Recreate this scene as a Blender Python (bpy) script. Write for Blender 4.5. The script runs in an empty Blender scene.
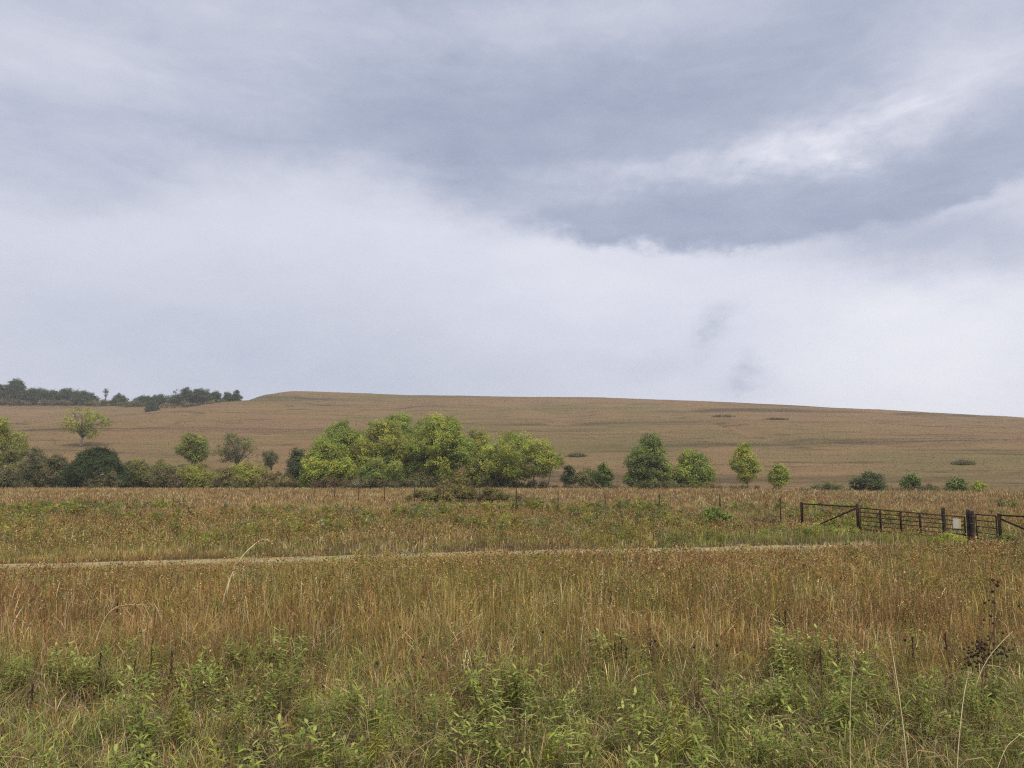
import bpy, math
import numpy as np
from mathutils import Vector

R = np.random.default_rng(7)
scene = bpy.context.scene
COL = scene.collection

# ------------------------------------------------------------------ camera model
W_, H_, F_ = 1024, 768, 740.0
CAM = np.array([0.0, 0.0, 3.0])
HORIZON = 468.0
PITCH = math.atan((HORIZON - 384.0) / F_)
CP, SP = math.cos(PITCH), math.sin(PITCH)


def ray(px, py):
    a = (px - 512.0) / F_
    b = (384.0 - py) / F_
    d = np.array([a, CP - b * SP, SP + b * CP])
    return d / d[1]                      # scaled so that Y advances by one


def at(px, py, Y):
    return CAM + ray(px, py) * Y


def xat(px, Y, z=0.0):
    return (Y * CP + (z - CAM[2]) * SP) * (px - 512.0) / F_


def azel(px, py):
    d = ray(px, py)
    d = d / np.linalg.norm(d)
    return math.atan2(d[0], d[1]), math.asin(d[2])


# ------------------------------------------------------------------ noise
def _hash(ix, iy, s):
    h = (ix.astype(np.int64) * 374761393 + iy.astype(np.int64) * 668265263 + s * 974711) & 0x7fffffff
    h = ((h ^ (h >> 13)) * 1274126177) & 0x7fffffff
    h = h ^ (h >> 16)
    return (h & 0xffff) / 65535.0


def vnoise(x, y, s=0):
    x = np.asarray(x, float); y = np.asarray(y, float)
    ix = np.floor(x); iy = np.floor(y)
    fx = x - ix; fy = y - iy
    fx = fx * fx * (3 - 2 * fx); fy = fy * fy * (3 - 2 * fy)
    a = _hash(ix, iy, s); b = _hash(ix + 1, iy, s)
    c = _hash(ix, iy + 1, s); d = _hash(ix + 1, iy + 1, s)
    return (a * (1 - fx) + b * fx) * (1 - fy) + (c * (1 - fx) + d * fx) * fy


def fbm(x, y, s=0, o=4):
    v = 0; amp = 0.5; t = 0
    for k in range(o):
        v = v + amp * vnoise(x * 2 ** k + 17.3 * k, y * 2 ** k - 9.1 * k, s + k)
        t += amp; amp *= 0.5
    return v / t


def sstep(a, b, x):
    t = np.clip((np.asarray(x, float) - a) / (b - a), 0, 1)
    return t * t * (3 - 2 * t)


# ------------------------------------------------------------------ terrain
RX = np.array([-900, -300, -118, -60, 50, 115, 163, 215, 262, 290, 340, 450, 600, 900.0])
RZ = np.array([50, 49, 47.3, 45.0, 43.2, 41.3, 38.6, 36.0, 32.8, 28.0, 18, 11, 8, 8.0])
BX = np.array([-900, -330, -200, -160, -120, 0.0])
BZ = np.array([30, 27.0, 26.0, 27.5, 31, 33])


def height(X, Y):
    X = np.asarray(X, float); Y = np.asarray(Y, float)
    toe = 121 + 4 * np.sin(X * 0.021) + -17.0 * sstep(10, 55, X)
    zr = np.interp(X, RX, RZ)
    # main hill: one long slope up to a flat top
    t = (Y - toe) / (422 - toe)
    s = np.clip(t, -1, 1.4)
    s = np.where(s < 0, 0, s)
    prof = np.where(s < 0.93, s * 1.0, 0.93 + 0.07 * np.sin(np.clip((s - 0.93) / 0.11, 0, 1) * math.pi / 2))
    prof = prof - 0.045 * np.exp(-(s / 0.09) ** 2) * (s > 0)
    ter = 0.010 * np.sin(s * 34 + X * 0.012) * sstep(0.05, 0.2, s) * sstep(1.0, 0.85, s)
    main = zr * np.maximum(prof + ter, 0)
    # left end: a lower bench and a second rise behind it
    zb = np.interp(X, BX, BZ)
    sb = np.clip((Y - toe) / (318 - toe), 0, 1.0)
    pb = np.where(sb < 0.9, sb, 0.9 + 0.1 * np.sin((np.clip(sb, 0.9, 1) - 0.9) / 0.1 * math.pi / 2 * 0.66))
    s2 = sstep(345, 425, Y)
    left = zb * pb + (np.interp(X, [-300, -165], [40.0, 41.0]) - zb) * s2
    w = sstep(-124, -146, X + 0.10 * (Y - 400))
    z = main * (1 - w) + left * w
    gl = np.abs(fbm(X / 75 + 0.2 * Y / 75, Y / 160, 71, 3) - 0.5)
    z = z - 1.5 * (1 - sstep(0, 0.055, gl)) * sstep(135, 190, Y) * sstep(415, 350, Y)
    z = z + sstep(130, 200, Y) * (fbm(X / 26, Y / 18, 5, 3) - 0.5) * 1.1
    # near field: almost level, slightly uneven, a shallow creek line along the trees
    z = z + (fbm(X / 9, Y / 9, 2, 3) - 0.5) * 0.16 * sstep(4, 12, Y)
    z = z - 0.5 * np.exp(-((Y - 114) / 4.0) ** 2)
    # the bank of the road the picture is taken from
    z = z + 1.4 * sstep(5.0, 1.5, Y)
    return z


def hz(x, y):
    return float(height(np.array([x]), np.array([y]))[0])


# ------------------------------------------------------------------ mesh helpers
def link(o, parent=None):
    COL.objects.link(o)
    if parent is not None:
        o.parent = parent
    return o


def mesh_raw(name, verts, faces, mat, parent=None, cols=None, loc=None, smooth=False):
    """verts (n,3), faces (m,4) -> one mesh object"""
    verts = np.asarray(verts, np.float32); faces = np.asarray(faces, np.int32)
    me = bpy.data.meshes.new(name)
    n, m, k = len(verts), len(faces), faces.shape[1]
    me.vertices.add(n); me.vertices.foreach_set('co', verts.ravel())
    me.loops.add(m * k); me.loops.foreach_set('vertex_index', faces.ravel())
    me.polygons.add(m)
    me.polygons.foreach_set('loop_start', np.arange(0, m * k, k, dtype=np.int32))
    me.polygons.foreach_set('use_smooth', np.full(m, smooth))
    if cols is not None:
        a = me.color_attributes.new('tint', 'FLOAT_COLOR', 'POINT')
        c = np.ones((n, 4), np.float32); c[:, :3] = cols
        a.data.foreach_set('color', c.ravel())
    me.update(calc_edges=True)
    me.materials.append(mat)
    o = bpy.data.objects.new(name, me)
    if loc is not None:
        o.location = loc
    return link(o, parent)


def quads(name, q, mat, cols=None, parent=None, loc=None):
    """q (n,4,3), cols (n,4,3) or (n,3)"""
    n = len(q)
    if cols is not None and cols.ndim == 2:
        cols = np.repeat(cols[:, None, :], 4, 1)
    return mesh_raw(name, q.reshape(-1, 3), np.arange(4 * n).reshape(n, 4), mat, parent,
                    None if cols is None else cols.reshape(-1, 3), loc)


class MB:
    """collects tubes, boxes and blobs, builds ONE mesh"""
    def __init__(s):
        s.v = []; s.f = []; s.n = 0

    def add(s, v, f):
        s.v.append(np.asarray(v, float)); s.f.append(np.asarray(f, int) + s.n); s.n += len(v)

    def tube(s, pts, rad, k=6):
        pts = np.asarray(pts, float); m = len(pts)
        rad = np.broadcast_to(np.asarray(rad, float), (m,))
        vs = []
        for i in range(m):
            d = pts[min(i + 1, m - 1)] - pts[max(i - 1, 0)]
            d = d / (np.linalg.norm(d) + 1e-9)
            a = np.cross(d, [0.31, 0.95, 0.05] if abs(d[1]) < 0.9 else [1, 0, 0]); a /= np.linalg.norm(a)
            b = np.cross(d, a)
            an = np.arange(k) * 2 * math.pi / k
            vs.append(pts[i] + rad[i] * (np.cos(an)[:, None] * a + np.sin(an)[:, None] * b))
        v = np.concatenate(vs + [pts[:1], pts[-1:]])
        f = []
        for i in range(m - 1):
            for j in range(k):
                j2 = (j + 1) % k
                f.append((i * k + j, i * k + j2, (i + 1) * k + j2, (i + 1) * k + j))
        c0, c1 = m * k, m * k + 1
        for j in range(0, k, 2):
            f.append((c0, (j + 2) % k, j + 1, j))
            f.append((c1, (m - 1) * k + j, (m - 1) * k + j + 1, (m - 1) * k + (j + 2) % k))
        s.add(v, f)

    def box(s, c, ax, ay, az, bev=0.0):
        """half-axis vectors"""
        c = np.asarray(c, float); ax, ay, az = (np.asarray(q, float) for q in (ax, ay, az))
        v = [c + i * ax + j * ay + k * az for k in (-1, 1) for j in (-1, 1) for i in (-1, 1)]
        s.add(v, [(0, 2, 3, 1), (4, 5, 7, 6), (0, 1, 5, 4), (2, 6, 7, 3), (0, 4, 6, 2), (1, 3, 7, 5)])

    def ball(s, c, r, kz=1.0, k=8, rings=5):
        c = np.asarray(c, float)
        th = np.linspace(0.12, math.pi - 0.12, rings)
        pts = [c + np.array([0, 0, -math.cos(t) * r * kz]) for t in th]
        s.tube(pts, [max(math.sin(t), .15) * r for t in th], k)

    def build(s, name, mat, parent=None, smooth=True):
        return mesh_raw(name, np.concatenate(s.v), np.concatenate(s.f), mat, parent, smooth=smooth)


def tag(o, label=None, cat=None, group=None, kind=None):
    if label: o['label'] = label
    if cat: o['category'] = cat
    if group: o['group'] = group
    if kind: o['kind'] = kind
    return o


def empty(name, loc, rz=0.0):
    o = bpy.data.objects.new(name, None)
    o.location = loc; o.rotation_euler = (0, 0, rz)
    o.empty_display_size = 0.2
    return link(o)


# ------------------------------------------------------------------ node helper
class S:
    nt = None

    def __init__(s, v): s.v = v

    @staticmethod
    def op(kind, *a):
        n = S.nt.nodes.new('ShaderNodeMath'); n.operation = kind
        for i, x in enumerate(a):
            if isinstance(x, S): S.nt.links.new(x.v, n.inputs[i])
            else: n.inputs[i].default_value = float(x)
        return S(n.outputs[0])

    def __add__(a, b): return S.op('ADD', a, b)
    __radd__ = __add__
    def __sub__(a, b): return S.op('SUBTRACT', a, b)
    def __rsub__(a, b): return S.op('SUBTRACT', b, a)
    def __mul__(a, b): return S.op('MULTIPLY', a, b)
    __rmul__ = __mul__
    def __truediv__(a, b): return S.op('DIVIDE', a, b)


def ss(a, b, x):
    n = S.nt.nodes.new('ShaderNodeMapRange'); n.interpolation_type = 'SMOOTHSTEP'
    for i, q in enumerate((x, a, b)):
        if isinstance(q, S): S.nt.links.new(q.v, n.inputs[i])
        else: n.inputs[i].default_value = q
    return S(n.outputs[0])


def noise(vec, scale, detail=4, rough=0.5, dist=0.0):
    n = S.nt.nodes.new('ShaderNodeTexNoise')
    if vec is not None: S.nt.links.new(vec, n.inputs['Vector'])
    n.inputs['Scale'].default_value = scale; n.inputs['Detail'].default_value = detail
    n.inputs['Roughness'].default_value = rough; n.inputs['Distortion'].default_value = dist
    return n


def mapping(vec, scale=(1, 1, 1), loc=(0, 0, 0), rot=(0, 0, 0)):
    n = S.nt.nodes.new('ShaderNodeMapping')
    S.nt.links.new(vec, n.inputs['Vector'])
    n.inputs['Scale'].default_value = scale; n.inputs['Location'].default_value = loc; n.inputs['Rotation'].default_value = rot
    return n.outputs[0]


def ramp(fac, stops, interp='LINEAR'):
    n = S.nt.nodes.new('ShaderNodeValToRGB'); n.color_ramp.interpolation = interp
    e = n.color_ramp.elements
    while len(e) < len(stops): e.new(0.5)
    for q, (p, c) in zip(e, stops):
        q.position = p; q.color = (*c, 1)
    S.nt.links.new(fac.v if isinstance(fac, S) else fac, n.inputs[0])
    return n.outputs[0]


def mixc(fac, a, b, mode='MIX'):
    n = S.nt.nodes.new('ShaderNodeMix'); n.data_type = 'RGBA'; n.blend_type = mode
    for i, q in ((0, fac), (6, a), (7, b)):
        if isinstance(q, S): q = q.v
        if hasattr(q, 'is_linked'): S.nt.links.new(q, n.inputs[i])
        elif i == 0: n.inputs[0].default_value = q
        else: n.inputs[i].default_value = (*q, 1)
    return n.outputs[2]


def new_mat(name):
    m = bpy.data.materials.new(name); m.use_nodes = True
    S.nt = m.node_tree
    b = m.node_tree.nodes['Principled BSDF']
    return m, b


def plain_mat(name, c1, c2, scale=20, rough=0.8, metal=0.0, bump=0.3, stretch=(1, 1, 1)):
    m, b = new_mat(name)
    tc = S.nt.nodes.new('ShaderNodeTexCoord').outputs['Object']
    n = noise(mapping(tc, stretch), scale, 6, 0.65)
    S.nt.links.new(mixc(ss(0.35, 0.65, S(n.outputs[0])), c1, c2), b.inputs['Base Color'])
    b.inputs['Roughness'].default_value = rough; b.inputs['Metallic'].default_value = metal
    b.inputs['Specular IOR Level'].default_value = 0.08 if rough >= 0.8 else 0.3
    bp = S.nt.nodes.new('ShaderNodeBump'); bp.inputs['Strength'].default_value = bump; bp.inputs['Distance'].default_value = 0.01
    S.nt.links.new(n.outputs[0], bp.inputs['Height']); S.nt.links.new(bp.outputs[0], b.inputs['Normal'])
    return m


def leaf_mat(name, trans=0.35, rough=0.6, nscale=0.0):
    """plant surface: own colour from the mesh, light passes partly through"""
    m, b = new_mat(name)
    at_ = S.nt.nodes.new('ShaderNodeVertexColor'); at_.layer_name = 'tint'
    c = at_.outputs[0]
    b.inputs['Roughness'].default_value = rough
    b.inputs['Specular IOR Level'].default_value = 0.06
    S.nt.links.new(c, b.inputs['Base Color'])
    t = S.nt.nodes.new('ShaderNodeBsdfTranslucent')
    S.nt.links.new(c, t.inputs[0])
    mx = S.nt.nodes.new('ShaderNodeMixShader'); mx.inputs[0].default_value = trans
    S.nt.links.new(b.outputs[0], mx.inputs[1]); S.nt.links.new(t.outputs[0], mx.inputs[2])
    S.nt.links.new(mx.outputs[0], S.nt.nodes['Material Output'].inputs[0])
    return m


M_LEAF = leaf_mat('leaf', 0.48)
M_GRASS = leaf_mat('dry_grass', 0.22, 0.8)
M_BARK = plain_mat('bark', (0.10, 0.085, 0.07), (0.19, 0.165, 0.14), 9, 0.9, 0, 0.6, (1, 1, 0.25))
M_STEM = plain_mat('green_stem', (0.14, 0.15, 0.06), (0.22, 0.19, 0.09), 12, 0.8)
M_STRAW = plain_mat('straw', (0.42, 0.33, 0.17), (0.60, 0.50, 0.29), 25, 0.75, 0, 0.2, (1, 1, 0.1))
M_DEAD = plain_mat('dead_pod', (0.022, 0.014, 0.010), (0.060, 0.038, 0.026), 40, 0.9)
M_DEADSTEM = plain_mat('dead_stem', (0.07, 0.048, 0.032), (0.15, 0.10, 0.066), 30, 0.9)
M_RUST = plain_mat('rusty_pipe', (0.018, 0.012, 0.010), (0.042, 0.024, 0.017), 6, 0.85, 0.0, 0.3)
M_GATE = plain_mat('gate_pipe', (0.028, 0.017, 0.013), (0.070, 0.038, 0.026), 7, 0.8, 0.0, 0.3)
M_POST = plain_mat('old_wood_post', (0.022, 0.017, 0.014), (0.062, 0.048, 0.038), 9, 0.95, 0, 0.8, (1, 1, 0.12))
M_TPOST = plain_mat('steel_t_post', (0.025, 0.018, 0.015), (0.06, 0.042, 0.032), 14, 0.8)
M_WIRE = plain_mat('barbed_wire', (0.10, 0.08, 0.07), (0.20, 0.16, 0.14), 30, 0.6, 0.5)
M_WHITE = plain_mat('sign_white', (0.80, 0.72, 0.56), (0.86, 0.79, 0.64), 5, 0.5, 0, 0.05)
M_YELLOW = plain_mat('sign_yellow', (0.78, 0.60, 0.22), (0.85, 0.70, 0.34), 5, 0.5, 0, 0.05)


# ------------------------------------------------------------------ ground
def ground_material():
    m, b = new_mat('prairie_ground')
    tc = S.nt.nodes.new('ShaderNodeNewGeometry').outputs['Position']
    sx = S.nt.nodes.new('ShaderNodeSeparateXYZ'); S.nt.links.new(tc, sx.inputs[0])
    X, Y, Z = (S(q) for q in sx.outputs)
    # vegetation follows the contours of the hill: bands long in X, thin in height
    band = S(noise(mapping(tc, (0.006, 0.016, 0.30)), 1.0, 6, 0.62, 0.5).outputs[0])
    fine = S(noise(mapping(tc, (0.05, 0.16, 1.6)), 1.0, 5, 0.7, 0.2).outputs[0])
    patch = S(noise(mapping(tc, (0.010, 0.012, 0.02)), 1.0, 5, 0.6, 0.6).outputs[0])
    tuft = S(noise(mapping(tc, (0.7, 0.9, 0.9)), 1.0, 3, 0.7).outputs[0])
    c = ramp(band, [(0.36, (0.060, 0.047, 0.025)), (0.45, (0.160, 0.106, 0.054)), (0.52, (0.185, 0.122, 0.060)), (0.60, (0.155, 0.110, 0.052)), (0.70, (0.090, 0.080, 0.034))])
    c = mixc(ss(0.45, 0.68, patch) * 0.6, c, (0.175, 0.108, 0.062))
    c = mixc(ss(0.52, 0.34, patch) * 0.7, c, (0.120, 0.104, 0.043))
    c = mixc(ss(0.54, 0.68, fine) * 0.8, c, (0.060, 0.050, 0.026))
    c = mixc(ss(0.45, 0.30, fine) * 0.35, c, (0.235, 0.165, 0.092))
    c = mixc(1.0, c, (0.87, 0.85, 0.84), 'MULTIPLY')
    c = mixc(0.35, c, ramp(tuft, [(0.30, (0.42, 0.40, 0.38)), (0.5, (0.5, 0.5, 0.5)), (0.68, (0.60, 0.60, 0.58))]), 'OVERLAY')
    # litter and soil between the tufts of the near field
    soil_n = S(noise(tc, 3.0, 5, 0.7).outputs[0])
    soil = ramp(soil_n, [(0.3, (0.030, 0.023, 0.015)), (0.5, (0.065, 0.047, 0.028)), (0.7, (0.12, 0.09, 0.05))])
    lim = ss(14.0, 50.0, X) * -24.0
    c = mixc(ss(lim + 108.0, lim + 124.0, Y), soil, c)
    S.nt.links.new(c, b.inputs['Base Color'])
    b.inputs['Roughness'].default_value = 0.95; b.inputs['Specular IOR Level'].default_value = 0.1
    bp = S.nt.nodes.new('ShaderNodeBump'); bp.inputs['Strength'].default_value = 0.9; bp.inputs['Distance'].default_value = 0.6
    S.nt.links.new((tuft + fine).v, bp.inputs['Height']); S.nt.links.new(bp.outputs[0], b.inputs['Normal'])
    return m


def build_ground():
    xs = np.sinh(np.linspace(-1, 1, 281) * 4.0) / math.sinh(4.0) * 880
    ys = np.concatenate([np.linspace(-120, -2, 14), np.linspace(0, 12, 25), np.linspace(12.8, 60, 60),
                         np.linspace(61, 140, 80), np.linspace(142, 340, 100), np.linspace(341, 470, 90), np.linspace(475, 1000, 50)])
    gx, gy = np.meshgrid(xs, ys)
    v = np.stack([gx, gy, height(gx, gy)], -1).reshape(-1, 3)
    nx, ny = len(xs), len(ys)
    i = np.arange(nx - 1)[None, :] + np.arange(ny - 1)[:, None] * nx
    f = np.stack([i, i + 1, i + 1 + nx, i + nx], -1).reshape(-1, 4)
    o = mesh_raw('ground', v, f, ground_material(), smooth=True)
    tag(o, kind='structure')


PATH_PTS = [(-60, 18.6), (-30, 21.2), (-16, 23.0), (-6, 25.0), (3, 26.6), (8, 27.6), (11, 28.0), (13.5, 28.3)]
_pp = np.array(PATH_PTS, float)
PATH_HALF = 1.0


def catmull(p, n=14):
    out = []
    for i in range(len(p) - 1):
        p0 = p[max(i - 1, 0)]; p1 = p[i]; p2 = p[i + 1]; p3 = p[min(i + 2, len(p) - 1)]
        for t in np.linspace(0, 1, n, endpoint=False):
            out.append(0.5 * (2 * p1 + (p2 - p0) * t + (2 * p0 - 5 * p1 + 4 * p2 - p3) * t * t + (3 * p1 - p0 - 3 * p2 + p3) * t ** 3))
    out.append(p[-1])
    return np.array(out)


PATHC = catmull(_pp)


def path_dist(x, y):
    """signed distance to the track (positive on the camera's side)"""
    best = np.full(len(x), 1e9); sign = np.ones(len(x))
    for i in range(0, len(PATHC) - 1, 2):
        a = PATHC[i]; b = PATHC[min(i + 2, len(PATHC) - 1)]
        d = b - a; L = (d ** 2).sum()
        t = np.clip(((x - a[0]) * d[0] + (y - a[1]) * d[1]) / L, 0, 1)
        qx = x - a[0] - t * d[0]; qy = y - a[1] - t * d[1]
        dd = np.hypot(qx, qy)
        s = np.where(d[0] * qy - d[1] * qx < 0, 1.0, -1.0)
        sign = np.where(dd < best, s, sign); best = np.minimum(best, dd)
    return best * sign


def build_path():
    m, b = new_mat('mown_straw_track')
    tc = S.nt.nodes.new('ShaderNodeNewGeometry').outputs['Position']
    n = S(noise(tc, 1.2, 6, 0.7).outputs[0])
    S.nt.links.new(ramp(n, [(0.3, (0.12, 0.11, 0.045)), (0.5, (0.22, 0.185, 0.085)), (0.7, (0.32, 0.265, 0.135))]), b.inputs['Base Color'])
    b.inputs['Roughness'].default_value = 0.95
    rows = []
    for i, p in enumerate(PATHC):
        d = PATHC[min(i + 1, len(PATHC) - 1)] - PATHC[max(i - 1, 0)]; d /= np.linalg.norm(d)
        nrm = np.array([-d[1], d[0]])
        wv = PATH_HALF * (0.9 + 0.25 * float(vnoise(np.array([i * 0.35]), np.array([0.5]))[0]))
        for k in np.linspace(-1, 1, 9):
            q = p + nrm * wv * k
            rows.append((q[0], q[1], 0))
    v = np.array(rows); v[:, 2] = height(v[:, 0], v[:, 1]) + 0.012
    nr = len(PATHC)
    f = [(i * 9 + j, (i + 1) * 9 + j, (i + 1) * 9 + j + 1, i * 9 + j + 1) for i in range(nr - 1) for j in range(8)]
    tag(mesh_raw('path', v, f, m, smooth=True), kind='structure')


# ------------------------------------------------------------------ grass
RUST = np.array([[0.255, 0.128, 0.048], [0.325, 0.175, 0.064], [0.20, 0.100, 0.042], [0.39, 0.235, 0.092], [0.14, 0.074, 0.034]])
TAN = np.array([[0.46, 0.34, 0.165], [0.38, 0.28, 0.13], [0.56, 0.43, 0.24]])
OLIVE = np.array([[0.225, 0.183, 0.046], [0.27, 0.215, 0.053], [0.17, 0.150, 0.041], [0.33, 0.25, 0.067]])
GREEN = np.array([[0.17, 0.215, 0.045], [0.22, 0.255, 0.055], [0.13, 0.165, 0.040], [0.28, 0.295, 0.07]])


def pick(pal, n):
    return pal[R.integers(0, len(pal), n)] * np.exp(R.normal(0, 0.22, (n, 1))) * R.uniform(0.94, 1.06, (n, 3))


def blades(base, h, w, lean, head, c0, c1, segs=3, seedhead=0.0):
    """every blade is a curved strip; colour runs from c0 (foot) to c1 (tip)"""
    n = len(base)
    yaw = R.uniform(0, 2 * math.pi, n)
    wd = np.stack([np.cos(yaw), np.sin(yaw), np.zeros(n)], 1)
    dr = np.stack([np.cos(head), np.sin(head), np.zeros(n)], 1)
    ts = np.linspace(0, 1, segs + 1)
    wp = np.interp(ts, [0, 0.4, 0.75, 1], [1.0, 0.9, 0.6, 0.12])[None, :] * np.ones((n, 1))
    if segs >= 3:
        sh = (R.random(n) < seedhead)
        prof = np.interp(ts, [0, 0.6, 0.72, 0.88, 1], [0.6, 0.45, 1.3, 1.3, 0.3])
        wp = np.where(sh[:, None], prof[None], wp)
    P = base[:, None, :] + dr[:, None, :] * (lean * h)[:, None, None] * (ts ** 2)[None, :, None]
    P[:, :, 2] += h[:, None] * (ts * (1 - 0.35 * (np.minimum(lean, 1.2))[:, None] * ts[None, :] ** 2))
    L = P - wd[:, None, :] * (wp * w[:, None] * 0.5)[:, :, None]
    Q = P + wd[:, None, :] * (wp * w[:, None] * 0.5)[:, :, None]
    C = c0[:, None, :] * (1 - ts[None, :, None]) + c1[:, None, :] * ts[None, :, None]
    q = np.stack([L[:, :-1], Q[:, :-1], Q[:, 1:], L[:, 1:]], 2).reshape(-1, 4, 3)
    c = np.stack([C[:, :-1], C[:, :-1], C[:, 1:], C[:, 1:]], 2).reshape(-1, 4, 3)
    return q, c


def wedge(n, y0, y1, margin=1.12, pad=2.5):
    y = np.sqrt(R.uniform(y0 * y0, y1 * y1, n))
    x = R.uniform(-1, 1, n) * (y * 0.70 * margin + pad)
    return x, y


def tufts(n, y0, y1, per, spread):
    x, y = wedge(n, y0, y1)
    X = np.repeat(x, per) + R.normal(0, 1, n * per) * spread
    Y = np.repeat(y, per) + R.normal(0, 1, n * per) * spread
    out = np.arctan2(Y - np.repeat(y, per), X - np.repeat(x, per))
    tid = np.repeat(np.arange(n), per)
    return X, Y, out, tid, x, y


def mixpal(fr):
    """fr (n,4): weights of rust, tan, olive, green -> one colour each"""
    fr = np.cumsum(fr / fr.sum(1, keepdims=True), 1)
    u = R.random((len(fr), 1))
    k = (u > fr).sum(1).clip(0, 3)
    n = len(fr)
    P = np.stack([pick(RUST, n), pick(TAN, n), pick(OLIVE, n), pick(GREEN, n)], 1)
    return P[np.arange(n), k]


def field_weights(x, y):
    """what grows where, by the place on the ground"""
    n1 = fbm(x / 5.0, y / 4.0, 11, 3); n2 = fbm(x / 14.0, y / 8.0, 23, 3); n3 = fbm(x / 1.6, y / 1.4, 31, 2)
    edge = 9.9 + 2.6 * (fbm(x / 3.0, y / 3.0, 41, 2) - 0.5) + 0.02 * x
    forb = sstep(edge + 2.4, edge - 1.4, y)
    pd = path_dist(x, y)
    mid = sstep(-1.0, -2.5, pd) * sstep(52, 38, y + 24 * (n2 - 0.5))
    verge = sstep(9.0, 2.0, np.abs(pd))
    rust = 1.32 - 0.85 * sstep(0.42, 0.62, n1)
    olive = 0.25 + 0.7 * sstep(0.45, 0.65, n1) + 0.8 * sstep(0.45, 0.68, n2) + 0.35 * verge
    green = 0.11 + 0.60 * sstep(0.5, 0.75, n1) * sstep(0.4, 0.65, n3)
    tan = 0.24 + 0.2 * n3
    far = sstep(44, 56, y)
    olive = olive * (1 - 0.78 * far); green = green * (1 - 0.85 * far); tan = tan + 0.05 * far
    rust = rust * (1 - 0.45 * mid) * (1 - 0.60 * forb)
    olive = olive * (1 + 0.45 * mid); tan = tan + .25 * mid; lawn = sstep(4, 10, x) * sstep(-7.5, -4.5, pd) * sstep(-.6, -1.2, pd)
    green = green + 1.6 * lawn
    rust = rust * (1 - .8 * lawn)
    green = green + 0.40 * mid * (0.2 + n1) * sstep(0.4, 0.6, n2) + 1.2 * forb
    tan = tan * (1 - 0.25 * forb) + 0.05
    return np.stack([rust, tan, olive, green], 1), forb, pd, mid, far


def height_limit(h, pd, x, y):
    front = np.where(pd > PATH_HALF, 0.135 + 0.09 * (pd - PATH_HALF), 9.0)
    back = np.where(pd < -PATH_HALF, 0.20 + 0.10 * (-pd - PATH_HALF), 9.0)
    on = np.where(np.abs(pd) <= PATH_HALF, 0.05 + 0.10 * sstep(.52, .66, fbm(x / 2.2, pd * 0 + 3.3, 93, 3)), 9.0)
    # kept short in front of the gates, where cars pull up
    ax, ay, bx, by = 14.8, 37.4, 20.6, 28.4
    t = np.clip(((x - ax) * (bx - ax) + (y - ay) * (by - ay)) / ((bx - ax) ** 2 + (by - ay) ** 2), 0, 1)
    gd = np.hypot(x - ax - t * (bx - ax), y - ay - t * (by - ay))
    yard = 0.12 + 0.10 * np.maximum(gd - 1.5, 0) + 0.25 * (vnoise(x * 1.1, y * 1.1, 5) > .78)
    lim = np.minimum(np.minimum(np.minimum(front, back), on), yard)
    lim = np.maximum(lim, 0.05) + 0.2 * sstep(10.0, 13.0, x) * (np.abs(pd) <= 3)
    return np.minimum(h, lim * R.uniform(0.75, 1.35, len(h)))


def grow(n, y0, y1, per, spread, wmin, wmax, segs, hmul=1.0):
    X, Y, out, tid, tx, ty = tufts(n, y0, y1, per, spread)
    kp = ty < 122 - 27 * sstep(14, 50, tx) + 3 * (fbm(tx / 6, ty / 6, 13, 2) - .5)      # the field ends sooner towards the right
    X, Y, out, tid = (q[kp[tid]] for q in (X, Y, out, tid))
    wt, forb, pd, mid, far = field_weights(tx, ty)
    tuft_col = mixpal(wt)
    th = R.uniform(0.55, 1.05, n) * (0.68 + 0.5 * fbm(tx / 2.3, ty / 2.3, 51, 3))
    tuft_col = tuft_col * (0.55 + 0.95 * fbm(tx / 1.1, ty / 1.6, 57, 3))[:, None]
    th = th * (1 - 0.50 * forb)
    c1 = tuft_col[tid] * R.uniform(0.75, 1.3, (len(X), 1))
    # a few blades of a tuft keep another colour
    sw = R.random(len(X)) < 0.22
    c1[sw] = mixpal(wt[tid[sw]])
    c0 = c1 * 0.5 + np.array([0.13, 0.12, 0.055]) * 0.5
    h = th[tid] * R.uniform(0.35, 1.12, len(X)) * hmul * (1 - 0.38 * sstep(24, 40, Y)) * 0.86
    h = height_limit(h, pd[tid], X, Y)
    onp = (np.abs(pd[tid]) < PATH_HALF * 0.95) & (R.random(len(X)) < 0.92 - 0.45 * sstep(.45, .6, fbm(X / 2.5, Y / 2.5, 88, 3)))
    straw = pick(TAN, len(X)) * 1.0
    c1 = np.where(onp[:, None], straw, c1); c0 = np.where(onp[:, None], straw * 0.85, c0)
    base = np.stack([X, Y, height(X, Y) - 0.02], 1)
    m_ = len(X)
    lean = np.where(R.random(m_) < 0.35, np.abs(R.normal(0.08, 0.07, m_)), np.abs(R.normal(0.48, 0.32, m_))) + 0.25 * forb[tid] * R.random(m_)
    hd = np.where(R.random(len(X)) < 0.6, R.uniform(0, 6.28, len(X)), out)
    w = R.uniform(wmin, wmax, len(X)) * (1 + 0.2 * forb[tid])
    return blades(base, h, w, lean, hd, c0, c1, segs, 0.30)


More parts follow.
